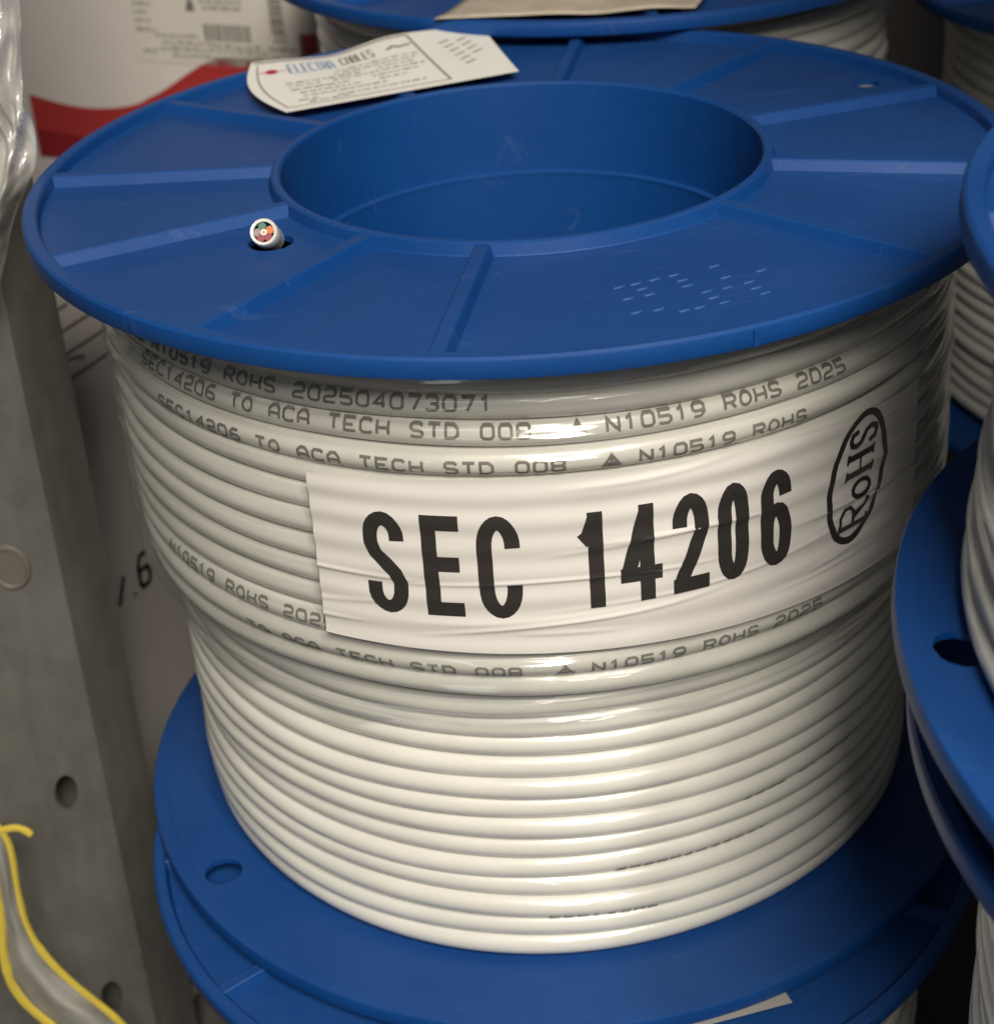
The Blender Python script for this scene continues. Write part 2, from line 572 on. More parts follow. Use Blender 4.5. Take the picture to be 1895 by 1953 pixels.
def plate_ring(mb, r0, r1, z0, z1, holes, n=180):
    """Flat ring between r0 and r1, faces at z0 (lower) and z1 (upper), with round through-holes (angle, radius, size)."""
    cells = 10
    for zi, z in ((0, z0), (1, z1)):
        rs = [r0 + (r1 - r0) * i / cells for i in range(cells + 1)]
        skipset = {}
        for hi, (ha, hr, hs) in enumerate(holes):
            i0 = max(i for i in range(cells) if rs[i] <= hr - hs * 1.12)
            i1 = min(i for i in range(1, cells + 1) if rs[i] >= hr + hs * 1.12)
            da = math.degrees(hs * 1.2 / hr)
            k0, k1 = math.floor((ha - da) / (360 / n)), math.ceil((ha + da) / (360 / n))
            for i in range(i0, i1):
                for k in range(k0, k1):
                    skipset[(i, k % n)] = hi
            # ring of quads from the hole to the cell block's outline
            outline = [(i0, k) for k in range(k0, k1)] + [(i, k1) for i in range(i0, i1)] + [(i1, k) for k in range(k1, k0, -1)] + [(i, k0) for i in range(i1, i0, -1)]
            c = pol(ha, hr, z)
            outer = [pol(k * 360 / n, rs[i], z) for i, k in outline]
            inner = []
            for o in outer:
                d = o - c
                inner.append(c + d.normalized() * hs)
            mb.grid([outer, inner], True)
            if zi == 0:
                low = [Vector((p.x, p.y, z0)) for p in inner]
                hi_ = [Vector((p.x, p.y, z1)) for p in inner]
                mb.grid([low, hi_], True)
        fs, vs = [], []
        for i in range(cells + 1):
            vs += [pol(k * 360 / n, rs[i], z) for k in range(n)]
        for i in range(cells):
            for k in range(n):
                if (i, k) not in skipset:
                    fs.append((i * n + k, i * n + (k + 1) % n, (i + 1) * n + (k + 1) % n, (i + 1) * n + k))
        mb.add(vs, fs)


def flange_mesh(ribs, holes, notch=None, up=1):
    """Moulded flange, outer side towards +z, z = 0 at the rim's outer edge and -RIM at the winding side."""
    mb = MB()
    rec, under = -0.025, -RIM + 0.001
    plate_ring(mb, HOLE + 0.026, 0.966, under, rec, holes)
    # rolled outer rim
    c = 0.0045
    n = 360
    prof = [(0.962, rec - 0.003), (0.967, rec + 0.002), (0.970, -0.004), (0.974, 0.0), (0.994, 0.0), (0.999, -0.004), (1.0, -c - .003), (1.0, -RIM + c), (0.998, -RIM + .001), (0.994, -RIM), (0.966, -RIM), (0.962, under + 0.003)]
    rows = []
    for r, z in prof:
        row = []
        for k in range(n):
            a = 360 * k / n
            rr, zz = r, z
            row.append(pol(a, rr, zz))
        rows.append(row)
    mb.grid(rows, True)
    if notch is not None:                          # small moulding nub on the rim's outside
        A = math.radians(notch)
        rd, tg = Vector((math.sin(A), -math.cos(A), 0)), Vector((math.cos(A), math.sin(A), 0))
        mb.grid([[rd * r + tg * x + Vector((0, 0, z)) for x, r in ((-.006, .996), (-.004, 1.0035), (.004, 1.0035), (.006, .996))] for z in (-.007, -RIM + .003)])
    # collar round the hole
    mb.lathe([(HOLE + 0.030, rec - 0.003), (HOLE + 0.025, rec + 0.002), (HOLE + 0.020, -0.003), (HOLE + 0.015, 0.0), (HOLE + 0.005, 0.0), (HOLE, -0.005), (HOLE - 0.006, -0.214), (HOLE - 0.018, -0.2145), (HOLE - 0.018, -0.219), (HOLE + 0.012, -0.23), (HOLE + 0.030, under + 0.003)], 180, closed=False)
    # ribs
    for a in ribs:
        w, t = 0.021, 0.014
        t0, t1 = HOLE + 0.017, 0.9725
        A = math.radians(a)
        rd, tg = Vector((math.sin(A), -math.cos(A), 0)), Vector((math.cos(A), math.sin(A), 0))
        rows = []
        for r in (t0, t1):
            rows.append([rd * r + tg * x + Vector((0, 0, z)) for x, z in ((-w, rec - .001), (-t, -.0055), (-t + .003, -.0030), (t - .003, -.0030), (t, -.0055), (w, rec - .001))])
        mb.grid(rows)
    return mb


def turn_noise(k, a, seed):
    """Wobble (radius, height) of turn k at angle a."""
    r = random.Random(seed * 977 + k * 31)
    dr = dz = 0
    for q in (1, 2, 3, 5, 8):
        dr += r.uniform(-1, 1) * math.sin(q * a + r.uniform(0, 6.28)) / (1 + 0.25 * q)
        dz += r.uniform(-1, 1) * math.sin(q * a + r.uniform(0, 6.28)) / (1 + 0.25 * q)
    return dr * 0.0026, dz * 0.0032


class Winding:
    def __init__(self, turns, rout, seed, calm=1.0):
        """turns: heights of the turns' middles (at the aisle side), rout: outer radius of each."""
        self.t, self.ro, self.seed, self.calm = turns, rout, seed, calm

    def centre(self, k, a):
        z0 = self.t[k]
        z1 = self.t[min(k + 1, len(self.t) - 1)]
        zp = self.t[max(k - 1, 0)]
        f = a / (2 * PI)
        z = z0 + (z1 - z0) * f if f >= 0 else z0 + (zp - z0) * (-f)
        dr, dz = turn_noise(k, a, self.seed)
        return self.ro[k] - RC + dr * self.calm, z + dz * self.calm

    def mesh(self, n=220, m=10, core=0.80, bottom=-1.41, top=-0.042):
        mb = MB()
        for k in range(len(self.t)):
            rows = []
            for i in range(n + 1):
                a = -PI + 2 * PI * i / n
                R, z = self.centre(k, a)
                rows.append([((R + RC * math.cos(b)) * math.sin(a), -(R + RC * math.cos(b)) * math.cos(a), z + RC * math.sin(b))
                             for b in [-PI * 0.62 + PI * 1.24 * j / m for j in range(m + 1)]])
            mb.grid(rows)
        mb.lathe([(core, top), (core, bottom)], 96, closed=False)
        return mb

    def surface(self, k, lift=0.0015):
        """f(u, v): u = degrees round the reel, v = height above the middle of turn k."""
        def f(u, v):
            a = math.radians(u)
            R, z = self.centre(k, a)
            v = max(-RC * .97, min(RC * .97, v))
            r = R + math.sqrt(RC * RC - v * v) + lift
            return Vector((r * math.sin(a), -r * math.cos(a), z + v))
        return f


def hub_mesh(h):
    return MB().lathe([(HOLE - 0.0165, -0.216), (HOLE - 0.022, -h - 0.01), (HOLE + 0.006, -h - 0.01), (HOLE + 0.006, -0.205)], 128)


# the main reel's winding: an outer layer on the upper half, the layer below it on the lower half
up_t = [-0.066 - 0.0 + 0.0] + [-0.1035 - 0.0513 * k for k in range(13)]
up_r = [0.868] + [0.877] * 11 + [0.874, 0.868]
lo_t = [-0.797 - 0.0490 * k for k in range(13)]
lo_r = [0.826] + [0.821 + 0.003 * math.sin(5.1 * k) for k in range(12)]
WIND = Winding(up_t + lo_t, up_r + lo_r, 5, 1.4)
H = 1.416
FLANGE_HOLES = [(117.3, 0.895, 0.030), (-51.5, 0.608, 0.042)]
fm = flange_mesh(RIBS, FLANGE_HOLES, notch=20.5)

GROUP = 'blue plastic reels of pale cable'
reel = thing('cable_reel', 'blue reel of pale cable wearing the large SEC 14206 label under clear wrap', 'cable reel', (0, 0, -H - RIM), GROUP)
off = (0, 0, -H - RIM)
flange = fm.build('flange', M['blue'], reel, offset=off, sharp=30)
# embossed dashes on the open panel of the flange
em = MB()
for x, y in [(.151, -.693), (.181, -.682), (.214, -.669), (.249, -.654), (.261, -.679), (.267, -.704), (.190, -.706), (.200, -.732), (.163, -.744), (.172, -.803), (.210, -.796), (.251, -.807), (.277, -.798), (.296, -.734), (.305, -.761), (.320, -.783), (.333, -.722), (.336, -.677), (.371, -.705), (.380, -.731), (.392, -.755), (.399, -.657), (.322, -.625)]:
    rows = []
    for i in range(7):
        t = -1 + 2 * i / 6
        hw = (0.0024 + 0.0016 * abs(noise.noise(Vector((x * 90, y * 90, 0))))) * math.sqrt(max(0.02, 1 - t * t))
        p = Vector((x + 0.0095 * t, y + 0.0045 * t, -0.0252))
        nn = Vector((-0.42, 0.9, 0)) * hw
        rows.append([p - nn, p - nn * .5 + Vector((0, 0, .0022)), p + nn * .5 + Vector((0, 0, .0022)), p + nn])
    em.grid(rows)
em.build('embossed_marks', M['emboss'], flange, offset=off)


def bottom_flange_mesh(h, ribs):
    """The same moulding turned over; its winding side is at -h."""
    src = flange_mesh(ribs, [(-58.0, 0.914, 0.042), (118, 0.895, 0.046)])
    mb = MB()
    mb.add([(p.x, p.y, -h - RIM - p.z) for p in src.v], src.f)
    return mb


bf = bottom_flange_mesh(H, RIBS)
bf.v = [Vector((p.x * .967 + .012, p.y * .967 - .030, p.z)) for p in bf.v]
bf.build('flange', M['blue'], reel, offset=off, sharp=30)
hub_mesh(H).build('hub', M['blue'], reel, offset=off)
winding = WIND.mesh(320, 12).build('cable_winding', M['cable'], reel, offset=off, sharp=60)


# writing printed along the cable
def cable_text(k, text, a0, dv, mi, skip=0.0, h=0.021, w=0.0050, adv=1.955, sl=0.0):
    f = WIND.surface(k)
    g = lambda u, v: f(u, v + dv + sl * (u - a0))
    tb = MB()
    rnd = random.Random(k)
    for i, c in enumerate(text):
        if c not in G or rnd.random() < skip:
            continue
        for st in G[c]:
            # widths in degrees, heights in reel radii: draw in a local metric space
            q = 0.877 * PI / 180
            ribbon(tb, [((a0 + (i * adv + x * 1.32)) * q, -h / 2 + y * h) for x, y in st], w,
                   lambda u, v: g(u / q, v), mi, 0.0055)
    return tb


def merge(dst, src):
    b = len(dst.v)
    dst.v += src.v
    dst.f += [[i + b for i in f] for f in src.f]
    dst.mi += src.mi


for tb in (
    cable_text(2, 'SEC14206 TO ACA TECH STD 008 ^ N10519 ROHS 202504073071', -27.65 - 43 * 1.955, 0.010, 0, 0.0),
    cable_text(3, 'SEC14206 TO ACA TECH STD 008  ^ N10519 ROHS 2025', -37.5 - 9 * 1.955, 0.010, 0),
    cable_text(4, 'SEC14206 TO ACA TECH STD 008  ^ N10519 ROHS', -33.95 - 9 * 1.955, -0.002, 0),
    cable_text(11, 'N10519 ROHS 202504', -57, 0.004, 1, 0.0),
    cable_text(12, 'TO ACA TECH STD 008  ^ N10519 ROHS 2025', -40.3, -0.012, 1, 0.0, sl=0.0001),
    cable_text(22, '202504073071', 7.0, -0.021, 0, 0.0, 0.018),
    cable_text(24, 'SEC14206', -2.5, -0.0225, 1, 0.0, 0.016),
    cable_text(20, '4206 TO ACA', 26, -0.0215, 1, 0.0, 0.016),
):
    tb.build('printed_text', [M['print'], M['faint']], winding, offset=off)

CR = []
_r = random.Random(17)
for i in range(60):
    a0 = _r.uniform(-1.2, 1.3)
    CR.append((a0, _r.uniform(-.80, -.06), _r.uniform(.08, .38), _r.uniform(-.05, .09), _r.uniform(.0030, .0055), _r.uniform(.0012, .0034)))


def crease(a, z):
    """Height of the film's pulled creases: narrow ridges running round the reel."""
    h = 0
    for a0, z0, ln_, sl_, w_, hh in CR:
        da = (a - a0) / ln_
        if -1 < da < 1:
            dz = (z - z0 - sl_ * (a - a0) - .004 * math.sin(9 * (a - a0) + a0 * 50)) / w_
            if -3 < dz < 3:
                h += hh * (1 - da * da) * math.exp(-dz * dz)
    return h


# clear stretch wrap over the upper turns, pulled in at its lower edge
rows, uvs = [], []
NA = 300
for i in range(230):
    t = i / 229
    z = -0.042 - t * 0.80
    row, uv = [], []
    for k in range(NA + 1):
        a = -PI + 2 * PI * k / NA
        zz = z + 0.022 * math.sin(3 * a + 1) * t ** 6 + 0.045 * noise.noise(Vector((a * 5, 3.3, 0))) * t ** 6
        base = 0.8830 if zz > -0.73 else 0.8830 - 0.052 * min(1, (-0.73 - zz) / 0.10) ** 1.3
        base += 0.0046 * (1 + 0.5 * noise.noise(Vector((a * 2.5, zz * 9, 8.8)))) * math.cos((zz + 0.1035) / 0.0513 * 2 * PI)
        base += 0.0020 * noise.noise(Vector((a * 3.0, zz * 20, 1.7))) + 0.0013 * noise.noise(Vector((a * 5, zz * 70, 5)))
        base += crease(a, zz)
        row.append((base * math.sin(a), -base * math.cos(a), zz))
        uv.append((a * 0.88, zz))
    rows.append(row)
    uvs.append(uv)
MB().grid(rows, False, 0, uvs).build('stretch_wrap', M['film'], reel, offset=off, sharp=180)


# the printed paper label
def on_label(lift):
    def f(u, v):
        a = u / 0.889
        r = 0.8925 + 0.0011 * (1 + .8 * noise.noise(Vector((u * 3, v * 5, 3)))) * math.cos((v + 0.1035) / 0.0513 * 2 * PI) + 0.0018 * noise.noise(Vector((u * 4, v * 15, 9.1))) + crease(a, v) + lift
        return Vector((r * math.sin(a), -r * math.cos(a), v))
    return f


LF = on_label(0.0)
deg = 0.889 * PI / 180
rows, uvs = [], []
for i in range(130):
    t = i / 129
    row, uv = [], []
    for j in range(140):
        s = j / 139
        u = (-26.8 + 79.5 * s) * deg
        ztop = -0.288 + 0.018 * math.sin(PI * min(1, s * 1.25)) ** 1 - 0.02 * s * s
        zbot = -0.614 - 0.034 * s
        v = ztop + (zbot - ztop) * t
        row.append(LF(u, v))
        uv.append((u, v))
    rows.append(row)
    uvs.append(uv)
lab = MB().grid(rows, False, 0, uvs).build('paper_label', M['paper'], reel, offset=off, sharp=180)

LI = on_label(0.0016)
big = MB()
W = 0.0262


def glyph(strokes, a0, a1, z0, z1, w=W):
    """Strokes in a unit box, fitted so that the ink fills the box (a0..a1 degrees, z0..z1)."""
    u0, u1 = a0 * deg + w / 2, a1 * deg - w / 2
    v0, v1 = z0 + w / 2, z1 - w / 2
    for st in strokes:
        pts = [(u0 + x * (u1 - u0), v0 + y * (v1 - v0)) for x, y in st]
        if len(pts) == 2:                              # straight bars run on to the outer edge of the stem
            d = (Vector(pts[1]) - Vector(pts[0])).normalized() * (w / 2)
            pts = [(pts[0][0] - d.x, pts[0][1] - d.y), (pts[1][0] + d.x, pts[1][1] + d.y)]
        ribbon(big, pts, w * (1.12 if len(pts) == 2 and abs(pts[0][1] - pts[1][1]) < 1e-6 else 1.0), LI, 0, 0.006)


bot, top = -0.5445, -0.3455
s_path = [(1, .76)] + arc(.5, .79, .5, .21, 0, 180, 12)[1:] + [(0.02, .72), (.16, .605), (.5, .505), (.84, .40), (1, .28)] + arc(.5, .21, .5, .21, 0, -180, 12)[1:] + [(0, .27)]
glyph([s_path], -20.5, -15.7, bot - .004, top + .002)
e = -0.05
glyph([[(0, 0), (0, 1)], [(0, 1), (1, 1)], [(0, .53), (.92, .53)], [(0, 0), (1, 0)]], -13.7, -9.4, bot, top)
glyph([[(1, .72)] + arc(.5, .73, .5, .27, 0, 180, 14)[1:] + arc(.5, .27, .5, .27, 180, 360, 14) + [(1, .31)]], -7.6, -2.8, bot - .004, top + .002)
glyph([[(.78, 0), (.78, 1)], [(-.25, .74), (.25, .79), (.80, 1.03)]], 3.45, 6.6, bot + .006, top - .002)
glyph([[(.74, 0), (.74, 1)], [(.72, 1.0), (.36, .64), (-.04, .27)], [(-.04, .25), (1.05, .25)]], 8.2, 12.7, bot + .008, top)
glyph([[(0, .70)] + arc(.5, .72, .5, .28, 180, 0, 12)[1:] + [(.94, .58), (.5, .30), (.12, .10), (0.02, 0)], [(0, 0), (1, 0)]], 14.1, 18.4, bot + .010, top + .004)
glyph([arc(.5, .72, .5, .28, 0, 180, 12) + arc(.5, .28, .5, .28, 180, 360, 12) + [(1, .72)]], 19.5, 23.4, bot + .010, top + .004)
glyph([[(1, .76)] + arc(.5, .76, .5, .24, 0, 180, 12)[1:] + [(0, .3)] + arc(.5, .27, .5, .27, 180, 360, 12)[1:] + arc(.5, .34, .5, .27, 0, 180, 12)], 25.0, 29.2, bot + .010, top + .004)
# oval mark with upright RoHS inside
ov = []
for i in range(49):
    t = 2 * PI * i / 48
    zz = -0.427 + 0.124 * math.sin(t)
    sh = 1.0 + (0.10 if math.cos(t) > 0 else 0) * math.exp(-((math.sin(t) - .15) / .3) ** 2)
    uu = (39.8 + 1.3 * math.sin(t)) * deg + 0.072 * math.cos(t) * sh
    ov.append((uu, zz))
ov[-1] = ov[0]
ribbon(big, ov, 0.0135, LI, 0, 0.01)


def vert(strokes, z0, z1, w, uc0=37.6, uc1=42.2):
    """Letters turned a quarter left: x of the letter runs up the reel, its top points left."""
    sk = 0.16
    for st, ww in strokes:
        ribbon(big, [((uc1 + (uc0 - uc1) * y) * deg + (z0 + x * (z1 - z0) + .43) * sk, z0 + x * (z1 - z0)) for x, y in st], ww, LI, 0, 0.006)


# R o H S with heavy stems and thin slab ends
vert([([(.15, 0), (.15, 1)], .012), ([(-.08, 0), (.42, 0)], .006), ([(-.08, 1), (.15, 1), (.7, 1), (.92, .86), (.92, .66), (.7, .52), (.15, .52)], .0075), ([(.5, .52), (.78, .08), (1.05, 0)], .011)], -0.530, -0.480, 0)
vert([(arc(.5, .33, .5, .33, 0, 360, 14), .009)], -0.468, -0.438, 0)
vert([([(.14, 0), (.14, 1)], .013), ([(.86, 0), (.86, 1)], .013), ([(.14, .5), (.86, .5)], .005), ([(-.08, 0), (.36, 0)], .006), ([(-.08, 1), (.36, 1)], .006), ([(.64, 0), (1.08, 0)], .006), ([(.64, 1), (1.08, 1)], .006)], -0.424, -0.378, 0)
vert([([(.92, .74), (.8, .95), (.5, 1), (.2, .95), (.06, .78), (.2, .6), (.8, .42), (.94, .24), (.8, .05), (.5, 0), (.2, .05), (.04, .28)], .0105)], -0.364, -0.332, 0)
big.build('lettering', M['ink'], lab, offset=off)

# the cut end of the cable standing out of the flange hole
ce = MB()
base = pol(-51.5, 0.617, -0.026) + Vector((0.004, 0.026, 0))
tip = pol(-51.5, 0.617, 0) + Vector((0.002, -0.034, 0.012))
axis = (tip - base).normalized()
ax = axis.cross(Vector((0, 0, 1))).normalized()
ay = axis.cross(ax)
sec = 20


def ringp(c, r, sq=1.0):
    return [c + ax * (r * math.cos(2 * PI * k / sec)) + ay * (r * sq * math.sin(2 * PI * k / sec)) for k in range(sec)]


cut = Vector((-.004, -.012, .0))
ce.grid([ringp(base, .0255), ringp(base.lerp(tip, .5), .0255), ringp(tip, .0257), ringp(tip + axis * .002, .0243), ringp(tip + axis * .001, .0195), ringp(tip - axis * .006, .019)], True)
end = ce.build('cable_end', M['cable'], reel, offset=off)
for i, (mm, q) in enumerate((('core_orange', 200), ('core_red', 130), ('core_red', 60), ('core_grey', 0), ('core_green', 285))):
    c = tip + ax * (.0117 * math.cos(math.radians(q))) + ay * (.0117 * math.sin(math.radians(q)))
    MB().tube([c - axis * .03, c - axis * .003], 0.0076, 10).build('core', M[mm], end, offset=off)
w = MB().tube([tip - axis * .03, tip - axis * .002], 0.006, 10).build('core', M['core_white'], end, offset=off)
MB().tube([tip - axis * .002, tip - axis * .0005], 0.0026, 8).build('copper_strand', M['copper'], end, offset=off)


# ---- the other reels: built once as one reel, then copied
def plain_reel(label, c, h, rot=0.0, scale=1.0, lean=(0, 0), windr=0.87, seed=3, pitch=0.0515, group=GROUP, src=None):
    """c: middle of the reel's top face."""
    if src is None:
        n = int((h - 0.045) / pitch)
        p = (h - 0.042) / n
        W2 = Winding([-0.040 - p * (k + .5) for k in range(n)], [windr + random.Random(seed + k).uniform(-.006, .006) for k in range(n)], seed, 1.6)
        o = thing('cable_reel', label, 'cable reel', (0, 0, 0), group)
        base = (0, 0, -h - RIM)
        flange_mesh(RIBS, FLANGE_HOLES[:1]).build('flange', M['blue'], o, offset=base, sharp=30)
        bottom_flange_mesh(h, RIBS).build('flange', M['blue'], o, offset=base, sharp=30)
        hub_mesh(h).build('hub', M['blue'], o, offset=base)
        W2.mesh(160, 8, windr - 0.06, -h).build('cable_winding', M['cable'], o, offset=base, sharp=60)
        o['reel_height'] = h + RIM
    else:
        o = copy_tree(src)
        tag(o, label, 'cable reel', group)
    hh = o['reel_height'] * scale
    rm = Matrix.Rotation(lean[0], 3, 'Y') @ Matrix.Rotation(lean[1], 3, 'X')
    up_ = rm @ Vector((0, 0, 1))
    o.rotation_euler = (rm @ Matrix.Rotation(rot, 3, 'Z')).to_euler()
    o.location = (Vector(c) - up_ * hh) * S
    o.scale = (scale,) * 3
    return o


lower = plain_reel('blue reel directly underneath the SEC 14206 reel, cut off by the bottom edge', (0.007, -0.235, -H - RIM - 0.004), 1.40, math.radians(12), 0.935, seed=11)
back = plain_reel('blue reel behind, its flange overlapping the rear rim of the labelled reel', (0.27, 1.84, 0.046), 1.416, math.radians(40), windr=0.865, seed=21)
right = plain_reel('shorter blue reel at the right edge, leaning, its lower flange with a dark hole', (1.535, -1.522, 0.229), 0.609, math.radians(-36.5), lean=(math.radians(6.0), math.radians(1.3)), windr=0.912, seed=31)
corner = plain_reel('blue reel in the far top right corner, pale winding below its dark rim', (2.27, 2.0, -0.2), 1.416, math.radians(70), src=back)
tag(plain_reel('', (1.505, -1.50, -0.445), 0, math.radians(25), src=back), 'dim reel low at the right edge beneath the shorter reel')

# ------------------------------------------------------------------ paper slip on the flange
def slip_map(lift=0.0):
    BL, BR, TR, TL = Vector((-.522, .362)), Vector((.005, .585)), Vector((-.09, 1.02)), Vector((-.645, .745))
    def f(u, v):
        p = BL.lerp(BR, u).lerp(TL.lerp(TR, u), v)
        p = p - Vector((.040, .012)) * (math.sin(PI * v) * max(0, 1 - u * 4) ** 2)
        z = 0.0035 + 0.004 * math.exp(-((u - .02) / .10) ** 2) * v ** 1.2 - 0.014 * math.exp(-((u - .34) / .16) ** 2) * v * v
        z += 0.012 * v * v + 0.010 * math.exp(-((u - .60) / .2) ** 2) * v
        z = max(z, 0.003) if math.hypot(p.x, p.y) < 1.0 else z
        return Vector((p.x, p.y, z + lift))
    return f


sm = slip_map()
rows = [[sm(i / 30, j / 20 * 0.99) for i in range(31)] for j in range(21)]
rows_b = [[p - Vector((0, 0, .0009)) for p in r] for r in rows]
slip = thing('product_slip', 'white printed paper slip lying on the blue flange at the rear left of the hole', 'paper slip', tuple(sm(.5, .5)))
so = tuple(sm(.5, .5))
mb = MB().grid(rows).grid(rows_b, flip=True)
mb.grid([rows[0], rows_b[0]]).grid([rows[-1], rows_b[-1]]).grid([[r[0] for r in rows], [r[0] for r in rows_b]]).grid([[r[-1] for r in rows], [r[-1] for r in rows_b]])
paper = mb.build('sheet', M['slip'], slip, offset=so, sharp=60)
tx = MB()
SL = slip_map(0.0014)
asp = 0.80                                    # sheet height over width in its own units
sf = lambda u, v: SL(u, v / asp)
V = lambda v: v * asp
ribbon(tx, [(.015, V(.95)), (.66, V(.95))], .012, sf, 1, .02)
ribbon(tx, [(.66, V(.95)), (.71, V(.06))], .012, sf, 2, .02)
ribbon(tx, [(.03, V(.06)), (.71, V(.06))], .006, sf, 2, .02)
ribbon(tx, [(.03, V(.06)), (.03, V(.9))], .006, sf, 2, .02)
ribbon(tx, arc(.075, V(.76), .011, .022, 0, 360, 12), .018, sf, 3, .005)
ribbon(tx, [(.03, V(.76)), (.14, V(.76))], .006, sf, 3, .02)
write(tx, 'ELECTRA', sf, .135, V(.69), .026, .018, V(.17), .0058, 0, .01)
write(tx, 'CABLES', sf, .345, V(.71), .0245, .0165, V(.14), .0054, 1, .01)
ribbon(tx, [(.545, V(.76)), (.575, V(.80)), (.60, V(.77)), (.655, V(.79))], .014, sf, 1, .01)
rnd = random.Random(4)
for r_, (v, a, b) in enumerate([(.62, .30, .66), (.56, .28, .64), (.50, .10, .40), (.50, .46, .62), (.44, .10, .22), (.44, .26, .66), (.37, .10, .32), (.37, .42, .62), (.30, .12, .36), (.30, .44, .56), (.23, .12, .46), (.16, .09, .17), (.15, .24, .62), (.11, .12, .30)]):
    x = a
    while x < b:
        ln = rnd.uniform(.012, .04)
        ribbon(tx, [(x, V(v)), (min(b, x + ln), V(v))], rnd.uniform(.008, .017), sf, 2, .01)
        x += ln + rnd.uniform(.006, .012)
for c0, n in ((.79, 6), (.87, 4)):
    for i in range(n):
        y = .72 - i * .085
        ribbon(tx, [(c0 + i * .010 - .02, V(y)), (c0 + i * .010 + .03, V(y + .05))], .012, sf, 2, .01)
tx.build('lettering', [M['slip_blue'], M['slip_dark'], M['slip_grey'], M['slip_red']], paper, offset=so)

# a second slip caught between the reel and the one below
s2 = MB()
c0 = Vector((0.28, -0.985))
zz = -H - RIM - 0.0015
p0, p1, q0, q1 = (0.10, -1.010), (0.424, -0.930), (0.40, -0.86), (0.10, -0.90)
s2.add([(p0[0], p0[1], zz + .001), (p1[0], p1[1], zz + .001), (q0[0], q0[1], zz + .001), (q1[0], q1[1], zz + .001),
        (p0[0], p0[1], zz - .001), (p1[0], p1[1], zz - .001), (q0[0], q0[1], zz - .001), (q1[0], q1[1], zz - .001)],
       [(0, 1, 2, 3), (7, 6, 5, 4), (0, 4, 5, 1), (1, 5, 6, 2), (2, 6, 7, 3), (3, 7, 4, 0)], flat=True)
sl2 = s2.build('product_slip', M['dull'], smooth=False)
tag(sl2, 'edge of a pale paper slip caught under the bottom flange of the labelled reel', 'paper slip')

# paper slip on the rear reel
s3 = MB()
BL, BR, TR, TL = Vector((-.20, .93)), Vector((.46, .90)), Vector((.55, 1.18)), Vector((-.08, 1.25))
rows = []
for j in range(9):
    row = []
    for i in range(25):
        p = BL.lerp(BR, i / 24).lerp(TL.lerp(TR, i / 24), j / 8)
        row.append((p.x, p.y, 0.052 + 0.006 * noise.noise(Vector((p.x * 7, p.y * 7, 2)))))
    rows.append(row)
s3.grid(rows)
s3.grid([[(a, b, c - .002) for a, b, c in r] for r in rows], flip=True)
for e in (rows[0], rows[-1], [r[0] for r in rows], [r[-1] for r in rows]):
    s3.grid([e, [(a, b, c - .002) for a, b, c in e]])
tag(s3.build('product_slip', simple('aged_slip_paper', (0.42, 0.37, 0.30), 0.7, 0.3, 90, 0.2), sharp=180),
    'creased beige paper slip on the flange of the rear reel, at the top edge', 'paper slip')

# ------------------------------------------------------------------ cartons behind on the left
def carton(name, label, P0, phi, u0, u1, z0, z1, depth, m):
    a = math.radians(phi)
    d, n = Vector((math.cos(a), math.sin(a), 0)), Vector((-math.sin(a), math.cos(a), 0))
    P0 = Vector((P0[0], P0[1], 0))
    o = thing(name, label, 'carton', tuple(P0 + d * ((u0 + u1) / 2) + Vector((0, 0, z0))))
    offc = tuple(P0 + d * ((u0 + u1) / 2) + Vector((0, 0, z0)))
    mb = MB()
    c = [P0 + d * u + n * w + Vector((0, 0, z)) for z in (z0, z1) for u, w in ((u0, 0), (u1, 0), (u1, depth), (u0, depth))]
    mb.add(c, [(0, 3, 2, 1), (4, 5, 6, 7), (0, 1, 5, 4), (1, 2, 6, 5), (2, 3, 7, 6), (3, 0, 4, 7)])
    body = mb.build('board', m, o, offset=offc, bevel=0.012)
    f = lambda lift: (lambda u, v: P0 + d * u - n * lift + Vector((0, 0, v)))
    return o, body, f, offc


# white and red carton: its front plane, 1.2 times as far as the flange it shows behind
K = 1.2
ca, body, cf, co = carton('printed_carton', 'white carton with a wavy red band and a barcode label, behind on the left', (-1.14, 2.774), -23, -1.45, 0.505, -2.84, 0.9, 0.8, M['carton'])
art = MB()
f1, f2 = cf(0.003), cf(0.0045)
zb = lambda z: 1.1126 + K * (z - 1.1126)
ub = lambda u: u * K
band_l = ub(-.665)
N = 40
top_, bot_, mid_ = [], [], []
for i in range(N + 1):
    u = band_l + (ub(.345) - band_l) * i / N
    s = i / N
    q = max(0, min(1, (s - .38) / .38))
    zt = zb(-.375) - 0.040 * math.sin(PI * min(1, s / .45)) + 0.19 * q * q * (3 - 2 * q)
    top_.append((u, zt))
    bot_.append((u, zb(-.585)))
    mid_.append((u, min(zt, zb(-.49) - .10 * s)))
art.grid([[f1(*p) for p in top_], [f1(*p) for p in mid_]], False, 0)
art.grid([[f1(*p) for p in mid_], [f1(*p) for p in bot_]], False, 1)
art.grid([[f1(ub(u), zb(z)) for u in (.345, .405)] for z in (-.135, -.6)], False, 0)
art.build('printed_band', [M['carton_red'], M['carton_deep']], body, offset=co, smooth=False)
lb = MB()
lb.grid([[f1(u, v) for u in (ub(-.225), ub(.36))] for v in (zb(.25), zb(-.245))], False, 0)
clabel = lb.build('shipping_label', M['tag'], body, offset=co, smooth=False)
lt = MB()
rr = random.Random(8)
